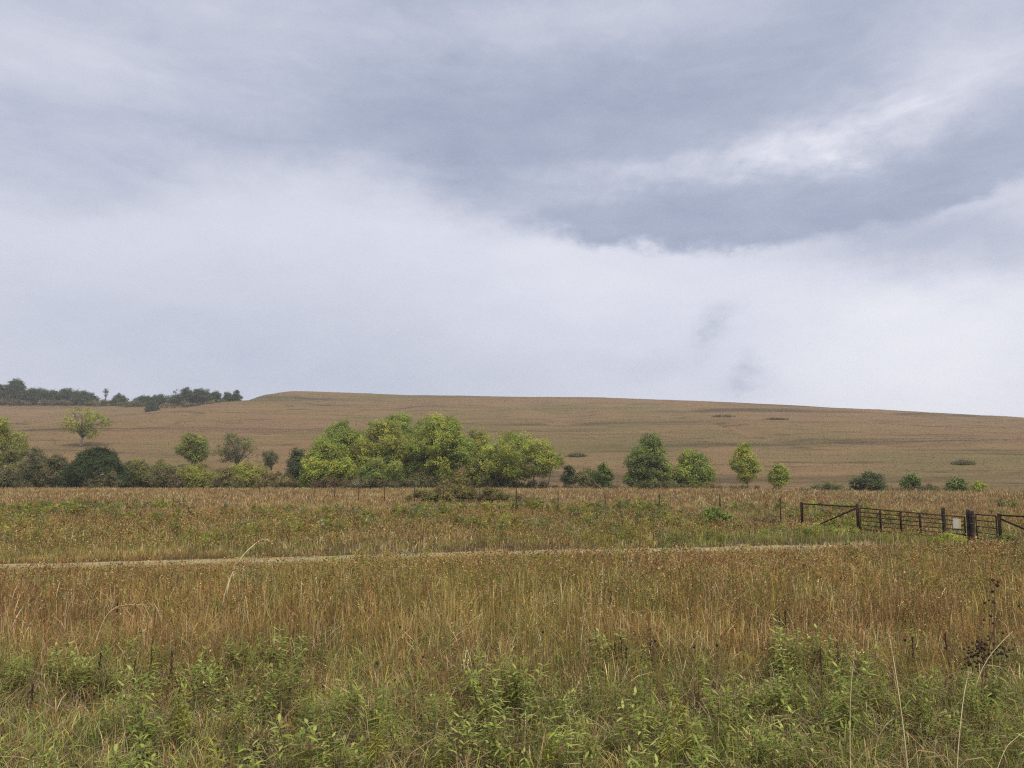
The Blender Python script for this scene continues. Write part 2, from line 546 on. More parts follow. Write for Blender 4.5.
def build_grass():
    parts = [grow(7000, 4.6, 12.5, 24, 0.10, 0.0045, 0.0095, 4),
             grow(14000, 12.5, 26, 16, 0.13, 0.008, 0.016, 3),
             grow(24000, 26, 60, 9, 0.14, 0.014, 0.030, 2),
             grow(36000, 60, 121, 6, 0.22, 0.03, 0.06, 2, 0.95)]
    # loose seed heads on top of the grass
    n = 60000
    x, y = wedge(n, 8.0, 46); u = R.random(n); wt, forb, pd, mid, far = field_weights(x, y)
    kp = (R.random(n) < (1 - .8 * forb) * (1 - .5 * mid) * (0.25 + 1.3 * sstep(.42, .62, fbm(x / 2.2, y / 2.2, 71, 3)))) & ((pd > 3.2) | (pd < -2.0))
    x, y, pd = x[kp], y[kp], pd[kp]; n = len(x)
    h = height_limit(R.uniform(.40, .88, n) * (1 - 0.38 * sstep(24, 40, y)), pd, x, y)
    hc = np.stack([x, y, height(x, y) + h], 1)
    tint = pick(np.concatenate([RUST * 1.05, TAN * .68, RUST * .8]), n)
    k = 5
    t = np.tile(np.linspace(0, 1, k), n); dv = R.normal(0, .35, (n, 2)) + [.15, 0]
    L = R.uniform(.08, .20, n)
    pts = np.repeat(hc, k, 0)
    pts[:, 0] += np.repeat(dv[:, 0] * L, k) * t; pts[:, 1] += np.repeat(dv[:, 1] * L, k) * t; pts[:, 2] += np.repeat(L, k) * t * .9
    sq, sc = leaf_cloud(pts, .007, 1, .026, np.repeat(tint, k, 0))
    g = np.repeat(np.clip(y / 14, .8, 1.6), k); ctr = sq.mean(1, keepdims=True); sq = ctr + (sq - ctr) * g[:, None, None]
    parts.append((sq, np.repeat(sc[:, None, :], 4, 1)))
    # small side leaves and dry flower heads all through the stand
    n = 90000
    x, y = wedge(n, 7.5, 48); wt, forb, pd, mid, far = field_weights(x, y)
    kp = ((pd > 3.4) | (pd < -2.0)) & (R.random(n) < 1.1 - y / 60); x, y, pd, wt = x[kp], y[kp], pd[kp], wt[kp]; n = len(x)
    h = height_limit(R.uniform(.25, .85, n) * (1 - 0.38 * sstep(24, 40, y)), pd, x, y)
    fc = mixpal(wt * np.array([.8, .45, 1.3, 1.4])) * .85
    dk = R.random(n) < .16
    fc[dk] = pick(np.array([[.07, .045, .03], [.10, .06, .04]]), int(dk.sum()))
    fq, fcc = leaf_cloud(np.stack([x, y, height(x, y) + h], 1), .025, 2, .026, fc)
    g = np.repeat(np.clip(y / 13, .7, 1.7), 2); ctr = fq.mean(1, keepdims=True); fq = ctr + (fq - ctr) * g[:, None, None]
    parts.append((fq, np.repeat(fcc[:, None, :], 4, 1)))
    # fallen and leaning straw between the near tufts
    n = 16000
    x, y = wedge(n, 4.6, 13)
    base = np.stack([x, y, height(x, y) + R.uniform(0, .12, n)], 1)
    cc = pick(np.array([[.42, .33, .20], [.30, .24, .15], [.20, .15, .10], [.34, .22, .12]]), n)
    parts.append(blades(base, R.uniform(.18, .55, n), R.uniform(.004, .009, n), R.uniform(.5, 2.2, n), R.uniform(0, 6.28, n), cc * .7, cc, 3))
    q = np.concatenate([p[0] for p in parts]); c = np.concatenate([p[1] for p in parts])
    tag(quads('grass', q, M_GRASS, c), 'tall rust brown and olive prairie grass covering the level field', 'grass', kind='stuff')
    # thin grass of the hillside
    n = 150000
    y = np.sqrt(R.uniform(118 ** 2, 430 ** 2, n)); y = np.where(R.random(n) < 0.40, R.uniform(93, 240, n), y)
    x = R.uniform(-1, 1, n) * y * 0.80
    z = height(x, y)
    kp = y > 116 - 24 * sstep(14, 50, x); x, y, z = x[kp], y[kp], z[kp]; n = len(x)
    nn = fbm(x / 70 + 3 * fbm(x / 60, y / 60, 8, 2), z / 1.6, 61, 4)
    base = np.stack([x, y, z - 0.03], 1)
    pal = np.array([[0.165, 0.103, 0.050], [0.180, 0.111, 0.054], [0.158, 0.108, 0.047], [0.172, 0.117, 0.055]])
    nb = fbm(x / 240, z / 0.9, 66, 3)
    c1 = pal[R.integers(0, 4, n)] * np.exp(R.normal(0, .07, (n, 1))) * np.clip(-0.75 + 1.55 * nn[:, None] + 1.75 * nb[:, None], .32, 1.25)
    dr = 1 - sstep(0.0, 0.055, np.abs(fbm(x / 75 + 0.2 * y / 75, y / 160, 71, 3) - 0.5) + .012 * (fbm(x / 5, y / 5, 9, 2) - .3))      # damp seams where greener grass grows
    dr = (.7 * dr * sstep(.36, .60, fbm(x / 60, y / 40, 20, 2)))[:, None]
    op = (.55 * sstep(.50, .66, fbm(x / 48, y / 22, 27, 3)))[:, None]
    c1 = c1 * (1 - op) + np.array([0.125, 0.110, 0.044]) * op
    c1 = c1 * (1 - dr) + np.array([0.088, 0.086, 0.034]) * dr
    low = sstep(20, 2, y - (116 - 24 * sstep(14, 50, x)))[:, None] * R.random((n, 1))
    c1 = c1 * (1 - low) + pick(np.array([[0.09, 0.075, 0.035], [0.12, 0.11, 0.045], [0.14, 0.09, 0.045]]), n) * low
    h = R.uniform(0.06, 0.22, n) * (1 + 0.9 * low[:, 0])
    w = R.uniform(0.10, 0.22, n) * (0.5 + y / 260)
    q, c = blades(base, h, w, R.uniform(0.4, 1.3, n), R.uniform(0, 6.28, n), c1, c1 * 1.03, 1)
    tag(quads('hillside_grass', q, M_GRASS, c), 'short brown grass covering the long hillside', 'grass', kind='stuff')


# ------------------------------------------------------------------ leaves
def leaf_cloud(cent, spread, per, size, tint, flat=0.75, up=0.35, outw=None):
    """small four-sided leaves round the points CENT"""
    n = len(cent)
    P = np.repeat(cent, per, 0) + R.normal(0, 1, (n * per, 3)) * np.array([spread, spread, spread * flat])
    m = len(P)
    tint = tint * 1.0
    nr = R.normal(0, 1, (m, 3)); nr[:, 2] += up * 2
    if outw is not None: nr = nr * 0.55 + np.repeat(outw, per, 0) * 1.1
    nr /= np.linalg.norm(nr, axis=1, keepdims=True)
    a = np.cross(nr, R.normal(0, 1, (m, 3))); a /= np.linalg.norm(a, axis=1, keepdims=True) + 1e-9
    b = np.cross(nr, a)
    s = (R.uniform(0.6, 1.3, m) * size)[:, None]
    q = np.stack([P - a * s * 0.62, P - b * s * 0.36, P + a * s * 0.62, P + b * s * 0.36], 1)
    c = np.repeat(tint, per, 0) * R.uniform(0.88, 1.13, (m, 1))
    return q, c


YG = np.array([[0.31, 0.35, 0.062], [0.38, 0.395, 0.072], [0.25, 0.30, 0.056], [0.42, 0.40, 0.075]])      # turning cottonwood
MG = np.array([[0.19, 0.245, 0.060], [0.23, 0.29, 0.066], [0.145, 0.195, 0.055], [0.27, 0.31, 0.07]])
OG = np.array([[0.25, 0.235, 0.06], [0.28, 0.25, 0.065], [0.20, 0.20, 0.055], [0.31, 0.26, 0.08]])
DG = np.array([[0.055, 0.080, 0.030], [0.075, 0.10, 0.036], [0.045, 0.063, 0.026], [0.09, 0.12, 0.04]])  # cedar
GG = np.array([[0.14, 0.155, 0.065], [0.175, 0.18, 0.08], [0.115, 0.13, 0.055], [0.20, 0.195, 0.095]])   # grey green
BR = np.array([[0.17, 0.120, 0.060], [0.20, 0.145, 0.070], [0.13, 0.11, 0.05], [0.17, 0.15, 0.055]])   # brown brush
BG = np.array([[0.060, 0.088, 0.038], [0.075, 0.108, 0.044], [0.050, 0.070, 0.034], [0.095, 0.12, 0.05]])  # far trees


def tree(name, label, cat, l, r, top, Y, pal, bottom=0.16, lobes=9, dens=1.0, leaf=0.26, trunks=1, group=None,
         pal2=None, mix2=0.3, fork=0.30, deep=0.85, open_=0.62, bare=False, rag=False):
    """l, r, top: the outline's extent in the picture; Y: how far off it stands"""
    px = (l + r) / 2.0
    X = xat(px, Y, 3.0)
    z0 = hz(X, Y) - 0.05
    X = xat(px, Y, z0 + 2)
    ztop = at(px, top, Y)[2]
    h = max(ztop - z0, 0.6)
    w = (r - l) / F_ * Y * CP
    root = empty(name, (X, Y, z0), 0)
    tag(root, label, cat, group)
    cb = h * bottom
    cz = (cb + h) / 2; rz_ = (h - cb) / 2; rx = w / 2; ry = rx * deep
    if bottom <= 0.0:                     # bushes are widest near the ground
        cz = 0.30 * h; rz_ = 0.70 * h
    # lobes: masses of leaf carried by the limbs
    C = []; RR = []
    lobes = int(lobes * 1.5)
    rl = min(rx, rz_) * (1.30 / max(lobes, 1) ** 0.36)
    tries = 0
    while len(C) < lobes and tries < 500:
        tries += 1
        d = R.normal(0, 1, 3); d /= np.linalg.norm(d)
        k = R.uniform(0.25, 1.0) ** 0.5
        r_ = rl * R.uniform(0.72, 1.2)
        if bottom <= 0: d[2] = abs(d[2]) if R.random() < .8 else d[2] * .4
        p = np.array([d[0] * max(rx - r_ * .85, 0) * k, d[1] * max(ry - r_ * .85, 0) * k, cz + d[2] * max(rz_ - r_ * .8, 0) * k])
        if p[2] < cz - 0.2 * rz_ and R.random() < 0.25 * (bottom > .1): continue
        if all(np.linalg.norm(p - q) > 0.62 * (r_ + s) * 0.9 for q, s in zip(C, RR)) or tries > 300:
            C.append(p); RR.append(r_)
    # one mass always reaches the top and each side
    C.append(np.array([R.uniform(-.15, .15) * rx, 0, h - rl * 0.75])); RR.append(rl * 0.8)
    C.append(np.array([-(rx - rl * .75), 0, cz + R.uniform(-.3, .2) * rz_])); RR.append(rl * 0.8)
    C.append(np.array([(rx - rl * .75), 0, cz + R.uniform(-.3, .2) * rz_])); RR.append(rl * 0.8)
    if rag:                               # uneven tops
        for _ in range(6):
            a = R.uniform(-.8, .8)
            C.append(np.array([a * rx, R.normal(0, .2) * ry, h * R.uniform(.62, 1.0) * (1 - .35 * a * a)])); RR.append(rl * R.uniform(.22, .5))
    mb = MB()
    tr = max(0.030, 0.016 * h + 0.005 * w) / trunks ** 0.6
    for k in range(trunks):
        bx = (k - (trunks - 1) / 2) * w * 0.26 / max(trunks - 1, 1) * (2 if trunks > 1 else 0) + R.normal(0, 0.03) * (1 + 6 * (trunks > 1))
        f0 = np.array([bx, R.normal(0, .1), 0.0])
        fk = np.array([bx * 1.35 + R.normal(0, .04 + .03 * (trunks > 1)) * h, R.normal(0, .03) * h, h * fork])
        mb.tube([f0 - [0, 0, .15], f0 + (fk - f0) * .3 + R.normal(0, .02, 3) * h * [1, 1, 0], f0 + (fk - f0) * .7, fk], [tr * 1.25, tr, tr * .85, tr * .72], 7)
        for q, s in zip(C, RR):
            if trunks > 1 and np.argmin([abs(q[0] - ((j - (trunks - 1) / 2) * w * 0.4 / (trunks - 1))) for j in range(trunks)]) != k: continue
            e = q * np.array([1, 1, 1.0]) + [0, 0, s * 0.3]
            st = f0 + (fk - f0) * R.uniform(0.75, 1.0)
            if e[2] < st[2]: st = f0 + (fk - f0) * max(0.15, min(0.9, e[2] / fk[2] * .6))
            md = (st + e) / 2 + [0, 0, 0.05 * h] + R.normal(0, .02, 3) * h
            mb.tube([st, md, e], [tr * .5, tr * .30, tr * .10], 5)
            for _ in range(3 if not bare else 5):
                d = R.normal(0, 1, 3); d[2] = abs(d[2]) * .7; d /= np.linalg.norm(d)
                mb.tube([md + (e - md) * R.uniform(.1, .9), e * .6 + md * .4 + d * s * .5, e + d * s * .85], [tr * .16, tr * .1, tr * .04], 4)
    mb.build('trunk', M_BARK, root)
    cents = []; tints = []; outs = []
    for q, s in zip(C, RR):
        n = int(max(8, 62 * dens * (s / (leaf * 4.2)) ** 2))
        d = R.normal(0, 1, (n, 3)); d /= np.linalg.norm(d, axis=1, keepdims=True)
        rad = s * R.uniform(0.30, 1.0, n) ** 0.55 * (0.80 + 0.42 * vnoise(d[:, 0] * 2 + q[0], d[:, 2] * 2 + q[2] + d[:, 1] * 1.7, 3))
        p = q + d * rad[:, None] * np.array([1, 1, 0.85])
        # gaps where the sky or the hill shows through
        g = fbm(p[:, 0] / (rl * .75) + 31 * q[1], p[:, 2] / (rl * .75) + 3 * q[0], 77, 2)
        keep = g < open_
        p = p[keep]
        pl = pick(pal, 1)[0]
        t = pick(pal, len(p)) * 0.4 + pl * 0.6
        if pal2 is not None:
            sw = R.random(len(p)) < mix2
            t[sw] = pick(pal2, int(sw.sum()))
        cents.append(p); tints.append(t); outs.append(d[keep])
    cents = np.concatenate(cents); tints = np.concatenate(tints); outs = np.concatenate(outs)
    ok = (cents[:, 2] > 0.04 * h)
    q, c = leaf_cloud(cents[ok], leaf * 0.95, 14, leaf * .80, tints[ok], outw=outs[ok])
    q[:, :, 2] = np.maximum(q[:, :, 2], 0.02)
    quads('crown', q, M_LEAF, c, root)
    return root


def build_trees():
    big = 'cottonwoods and willows of the creek grove'
    # ---- the grove in the middle
    T = tree
    T('cottonwood_tree', 'rounded yellow green tree at the near left end of the big creek grove', 'tree', 299, 357, 436, 112, YG, .0, 12, 1.1, pal2=MG, group=big)
    T('cottonwood_tree', 'darker mid green tree rising behind the left end of the big grove', 'tree', 311, 376, 419, 121, MG, .04, 13, 1.1, pal2=YG, mix2=.25, group=big)
    T('cottonwood_tree', 'olive tinged tree between the dark green one and the tallest bright tree of the grove', 'tree', 350, 416, 418, 117, OG, .02, 12, 1.0, pal2=YG, mix2=.5, group=big)
    T('cottonwood_tree', 'green treetop poking up behind the middle of the grove, against the hillside', 'tree', 368, 430, 410, 127, MG, .05, 13, 1.1, pal2=YG, mix2=.3, group=big)
    T('cottonwood_tree', 'biggest bright green tree of the grove with a broad domed crown', 'tree', 400, 474, 412, 115, YG, .02, 20, 1.2, pal2=MG, mix2=.35, group=big)
    T('willow_tree', 'low bushy green tree in front of the olive tree in the grove', 'tree', 352, 412, 456, 110, MG, .02, 9, 1.1, pal2=OG, group=big)
    T('cottonwood_tree', 'thin grey green tree filling the gap after the biggest bright tree', 'tree', 458, 498, 427, 121, OG, .02, 12, .95, pal2=YG, mix2=.5, group=big)
    T('cottonwood_tree', 'yellow green tree with several bare leaning trunks at the right end of the grove', 'tree', 476, 565, 429, 111, YG, .06, 22, .75, trunks=4, pal2=MG, mix2=.3, open_=.56, fork=.42, group=big)
    T('willow_tree', 'short yellow green bushy tree at the foot of the many trunked tree', 'tree', 460, 516, 450, 113, YG, .0, 10, .9, pal2=GG, mix2=.5, group=big)
    T('shrub', 'dark shrub hugging the left foot of the big grove', 'shrub', 285, 312, 446, 119, GG, .0, 6, 1.0, pal2=DG, mix2=.5)
    # ---- right of the grove
    T('shrub', 'small dark oval shrub standing alone right of the grove', 'shrub', 561, 577, 465, 116, DG, .05, 6, 1.2, leaf=.2, pal2=GG)
    T('shrub', 'pale grey green shrub between two darker shrubs', 'shrub', 575, 599, 466, 112, GG, .02, 6, .8, leaf=.2, pal2=OG, mix2=.5)
    T('shrub', 'upright green shrub beside the pale grey green shrub', 'shrub', 594, 613, 463, 110, MG, .02, 6, 1.1, leaf=.2, pal2=DG)
    T('cottonwood_tree', 'full round green tree standing between the shrubs and the fence gate', 'tree', 624, 676, 433, 108, MG, .0, 13, 1.2, pal2=GG, mix2=.3)
    T('cottonwood_tree', 'smaller green tree touching the right side of the full round tree', 'tree', 670, 714, 448, 109, MG, .0, 10, 1.1, pal2=YG, mix2=.3)
    T('young_cottonwood', 'slim yellow green young tree with a narrow foot, alone on the hill foot', 'tree', 730, 761, 441, 106, YG, .05, 8, 1.0, leaf=.22, pal2=MG, mix2=.25)
    T('young_cottonwood', 'small rounded yellow green tree just right of the slim young tree', 'tree', 768, 789, 463, 103, YG, .03, 6, 1.1, leaf=.2, pal2=MG, mix2=.4)
    row = 'shrubs in the row beyond the gate'
    T('shrub', 'low sparse green brush at the left start of the row beyond the gate', 'shrub', 815, 842, 481, 98, GG, 0, 6, .7, leaf=.2, pal2=OG, group=row)
    T('shrub', 'widest dark green shrub of the row beyond the gate', 'shrub', 849, 886, 471, 99, DG, 0, 8, 1.2, leaf=.22, pal2=GG, mix2=.5, group=row)
    T('shrub', 'upright dark shrub right of the widest shrub in the row', 'shrub', 901, 919, 474, 97, DG, .02, 6, 1.1, leaf=.2, pal2=MG, mix2=.5, group=row)
    T('shrub', 'lowest brush between the upright shrub and the pointed green shrub', 'shrub', 917, 939, 484, 97, GG, 0, 5, .9, leaf=.2, group=row)
    T('shrub', 'pointed mid green shrub of the row above the wooden gate post', 'shrub', 944, 967, 477, 95, MG, .0, 6, 1.0, leaf=.2, pal2=DG, mix2=.4, group=row)
    T('shrub', 'thin yellowing shrub at the right end of the row beyond the gate', 'shrub', 971, 986, 481, 94, YG, .02, 5, .8, leaf=.18, group=row)
    # ---- left side
    T('cottonwood_tree', 'yellow green tree cut by the left edge of the view', 'tree', -40, 23, 414, 121, YG, .02, 15, .8, pal2=OG, mix2=.4, open_=.57)
    T('elm_tree', 'open branching yellow green tree whose forked trunk shows above the dark bush', 'tree', 56, 111, 406, 171, YG, .10, 16, .42, leaf=.28, pal2=OG, mix2=.3, open_=.46, rag=True, fork=.26)
    T('cedar_bush', 'dark green dome shaped cedar bush below the open branching tree', 'bush', 61, 128, 447, 113, DG, 0, 14, 1.7, leaf=.2, deep=.7, open_=.9)
    T('hackberry_tree', 'small round headed green tree at the foot of the hill', 'tree', 175, 209, 432, 142, MG, .06, 11, .8, leaf=.26, pal2=OG, mix2=.4, open_=.56)
    T('hackberry_tree', 'grey green tree with visible forking branches right of the small round headed tree', 'tree', 213, 259, 429, 139, GG, .12, 14, .38, leaf=.26, open_=.46, fork=.22, bare=True, pal2=OG, mix2=.35)
    T('dead_tree', 'tiny half bare dark tree left of the big grove', 'tree', 261, 279, 447, 134, GG, .3, 5, .35, leaf=.2, bare=True)
    br = 'brush along the creek on the left'
    B = [(-22, 28, 440, 117, GG, OG, 'grey green brush under the tree at the left edge'),
         (18, 52, 446, 115, GG, BR, 'grey brush between the edge tree and the dark cedar bush'),
         (40, 72, 452, 112, BR, GG, 'brownish brush against the left side of the dark cedar bush'),
         (118, 152, 458, 116, OG, GG, 'grey green brush touching the right side of the dark cedar bush'),
         (138, 178, 461, 119, OG, GG, 'olive brush left of the small round headed tree'),
         (150, 184, 469, 111, BR, GG, 'low grey brush in front of the olive brush'),
         (176, 214, 464, 115, OG, YG, 'yellow green willow brush below the small round headed tree'),
         (205, 244, 470, 112, BR, OG, 'dull low brush below the forking grey green tree'),
         (228, 268, 461, 118, OG, YG, 'yellowish willow brush right of the forking tree trunk'),
         (252, 292, 472, 113, BR, OG, 'brown brush at the right end of the left creek brush'),
         (-10, 24, 468, 110, BR, GG, 'low brown brush at the field edge near the left border'),
         (84, 124, 472, 110, BR, GG, 'low dark brown brush at the front foot of the dark cedar bush'),
         (268, 302, 474, 117, BR, GG, 'low brown brush beside the tiny half bare tree')]
    for l, r, t, Y, p, p2, lab in B:
        T('brush_shrub', lab, 'shrub', l, r, t, Y, p, 0, 7, .95, leaf=.2, pal2=p2, mix2=.45, group=br, deep=.7, open_=.54, rag=True)
    # ---- undergrowth in the grove
    U = [(310, 352, 474, 109, BR, 'low brown brush under the near left tree of the grove'),
         (396, 446, 472, 112, GG, 'dull undergrowth beneath the biggest bright tree'),
         (436, 486, 470, 112, OG, 'olive undergrowth in the gap right of the biggest tree'),
         (340, 400, 476, 108, GG, 'low dull brush at the front foot of the olive tinged tree'),
         (500, 560, 479, 113, OG, 'low olive brush between the leaning bare trunks'),
         (716, 776, 485, 103, BR, 'low brown brush around the feet of the two young trees'),
         (786, 850, 486, 98, GG, 'low grey strip of brush left of the widest dark shrub beyond the gate'),
         (880, 948, 488, 95, BR, 'low brown strip of brush linking the shrubs beyond the gate'),
         (556, 632, 483, 110, BR, 'low brown brush around the three small shrubs'),
         (632, 688, 479, 106, GG, 'low dull brush at the foot of the full round tree'),
         (686, 720, 481, 106, OG, 'low olive brush right of the smaller green tree')]
    for l, r, t, Y, p, lab in U:
        T('brush_shrub', lab, 'shrub', l, r, t, Y, p, 0, 6, .8, leaf=.2, pal2=BR, mix2=.4, deep=.6, group='undergrowth below the creek trees')
    # ---- thickets in the field
    T('thicket', 'wide low brown green thicket mound in the rust coloured field before the grove', 'shrub', 406, 522, 484.5, 64, OG, 0, 28, 1.6, leaf=.13, pal2=BR, mix2=.5, deep=.4, open_=.75)
    T('thicket', 'thin trailing end of the thicket mound, to its right', 'shrub', 500, 556, 496, 62, BR, 0, 8, .45, leaf=.12, pal2=OG, mix2=.4, deep=.4)
    T('weed_clump', 'pale green weed clump in the field left of the thicket mound', 'weeds', 318, 348, 511, 49, YG, 0, 6, .8, leaf=.09, pal2=GG, mix2=.4)
    T('weed_clump', 'dull tall weeds along the fence between the wire fence posts', 'weeds', 560, 640, 509, 42, GG, 0, 11, .5, leaf=.10, pal2=BR, mix2=.4, deep=.35)
    T('weed_clump', 'tallest green weed clump before the fence, left of the gate', 'weeds', 690, 738, 507, 37, MG, 0, 12, .8, leaf=.09, pal2=GG, mix2=.4, deep=.5)
    T('weed_clump', 'low green weeds left of the tallest weed clump', 'weeds', 640, 694, 517, 36, MG, 0, 10, .9, leaf=.09, pal2=OG, mix2=.4, deep=.4)
    T('weed_clump', 'brownish weeds between the tallest weed clump and the pipe brace', 'weeds', 738, 782, 515, 38, BR, 0, 7, .5, leaf=.09, pal2=GG, mix2=.5, deep=.4)
    T('weed_clump', 'low fresh green weeds at the foot of the pipe brace left of the long gate', 'weeds', 760, 856, 527, 33.5, MG, 0, 12, .7, leaf=.07, pal2=YG, mix2=.5, deep=.25)
    T('weed_clump', 'yellow green weed growing under the sign on the gate', 'weeds', 930, 966, 534, 28.6, YG, 0, 6, .8, leaf=.07, pal2=MG, mix2=.3)
    T('weed_clump', 'dark green weeds at the foot of the square black post', 'weeds', 988, 1020, 534, 28.2, DG, 0, 6, .9, leaf=.07, pal2=MG, mix2=.5)
    # ---- far trees on the left skyline
    far = 'distant trees on the left skyline'
    FT = [(-24, 15, 382, 404, 'far dark tree at the left border with a ragged top'),
          (3, 27, 378, 404, 'tallest thin topped far tree near the left border'),
          (16, 55, 386.5, 404, 'far broad tree right of the tallest thin topped one'),
          (38, 71, 388.5, 406, 'far rounded tree in the middle of the left skyline clump'),
          (53, 89, 387, 405, 'far spiky tree beside the rounded middle one'),
          (70, 99, 390, 402, 'pale far tree at the right end of the left skyline clump'),
          (110, 129, 394, 401, 'single far low bush right of the left skyline clump'),
          (132, 155, 395, 402, 'first far low bush before the dark skyline pair'),
          (149, 172, 394, 402, 'second far low bush before the dark skyline group'),
          (169, 199, 388, 398, 'dark far tree starting the dense skyline group'),
          (184, 215, 388, 397, 'far tree in the middle of the dense skyline group'),
          (203, 224, 391, 396, 'smaller far tree ending the dense skyline group'),
          (221, 236, 392, 394, 'far cedar beside the end of the dense skyline group'),
          (232, 242, 390, 393, 'far pointed cedar nearest the edge of the flat hilltop'),
          (145, 160, 400, 380, 'dark far shrub on the slope below the skyline')]
    for l, r, t, Y, lab in FT:
        T('far_tree', lab, 'tree', l, r, t, Y, BG, .0, 15, .75, leaf=.42, pal2=DG, mix2=.3, group=far, open_=.58, deep=.7, rag=True)
    T('far_tree', 'thin far sapling standing alone on the left skyline', 'tree', 103, 108, 388, 402, BG, .45, 3, .5, leaf=.4, group=far)
    sc = 'scrub on the far left slope'
    for l, r, t, Y, lab in [(-15, 32, 397, 400, 'far scrub at the foot of the tallest thin topped far tree'),
                            (28, 80, 398, 399, 'far scrub below the rounded middle of the left skyline clump'),
                            (78, 122, 399, 398, 'far scrub between the left skyline clump and the single low bush'),
                            (118, 150, 400, 396, 'far scrub beside the two low skyline bushes'),
                            (160, 204, 401, 392, 'far scrub below the dense skyline group'),
                            (200, 246, 399, 391, 'far scrub below the far pointed cedar')]:
        T('far_scrub', lab, 'shrub', l, r, t, Y, GG, 0, 12, .6, leaf=.5, pal2=BR, mix2=.5, deep=.35, group=sc)
    hs = 'small dark shrubs on the hillside'
    HS = [(712, 732, 439.5, 330, 'low dark shrub patch on the open hillside above the slim young tree'),
          (765, 785, 441.5, 322, 'flat dark shrub patch on the hillside right of the slim young tree'),
          (953, 972, 462.5, 200, 'flat dark shrub on the lower hillside above the pointed green shrub'),
          (566, 584, 454.0, 205, 'dark streak of brush on the hillside right of the many trunked tree')]
    for l, r, t, Y, lab in HS:
        X = xat((l + r) / 2, Y, 10)
        # stand it where the slope meets the line of sight
        for _ in range(60):
            zt = at((l + r) / 2, t + 3.0, Y)[2]
            if hz(xat((l + r) / 2, Y, zt), Y) < zt: Y += 2.0
            else: Y -= 1.0
        T('hillside_shrub', lab, 'shrub', l - 2, r + 3, t + .8, Y, GG, 0, 14, .40, leaf=.30, pal2=BR, mix2=.6, deep=.6, group=hs, open_=.5, rag=True)


# ------------------------------------------------------------------ fence and gates
P_L = at(802, 520, 1.0)


def gp(px, Y):
    x = xat(px, Y, 0.6)
    return np.array([x, Y, hz(x, Y)])


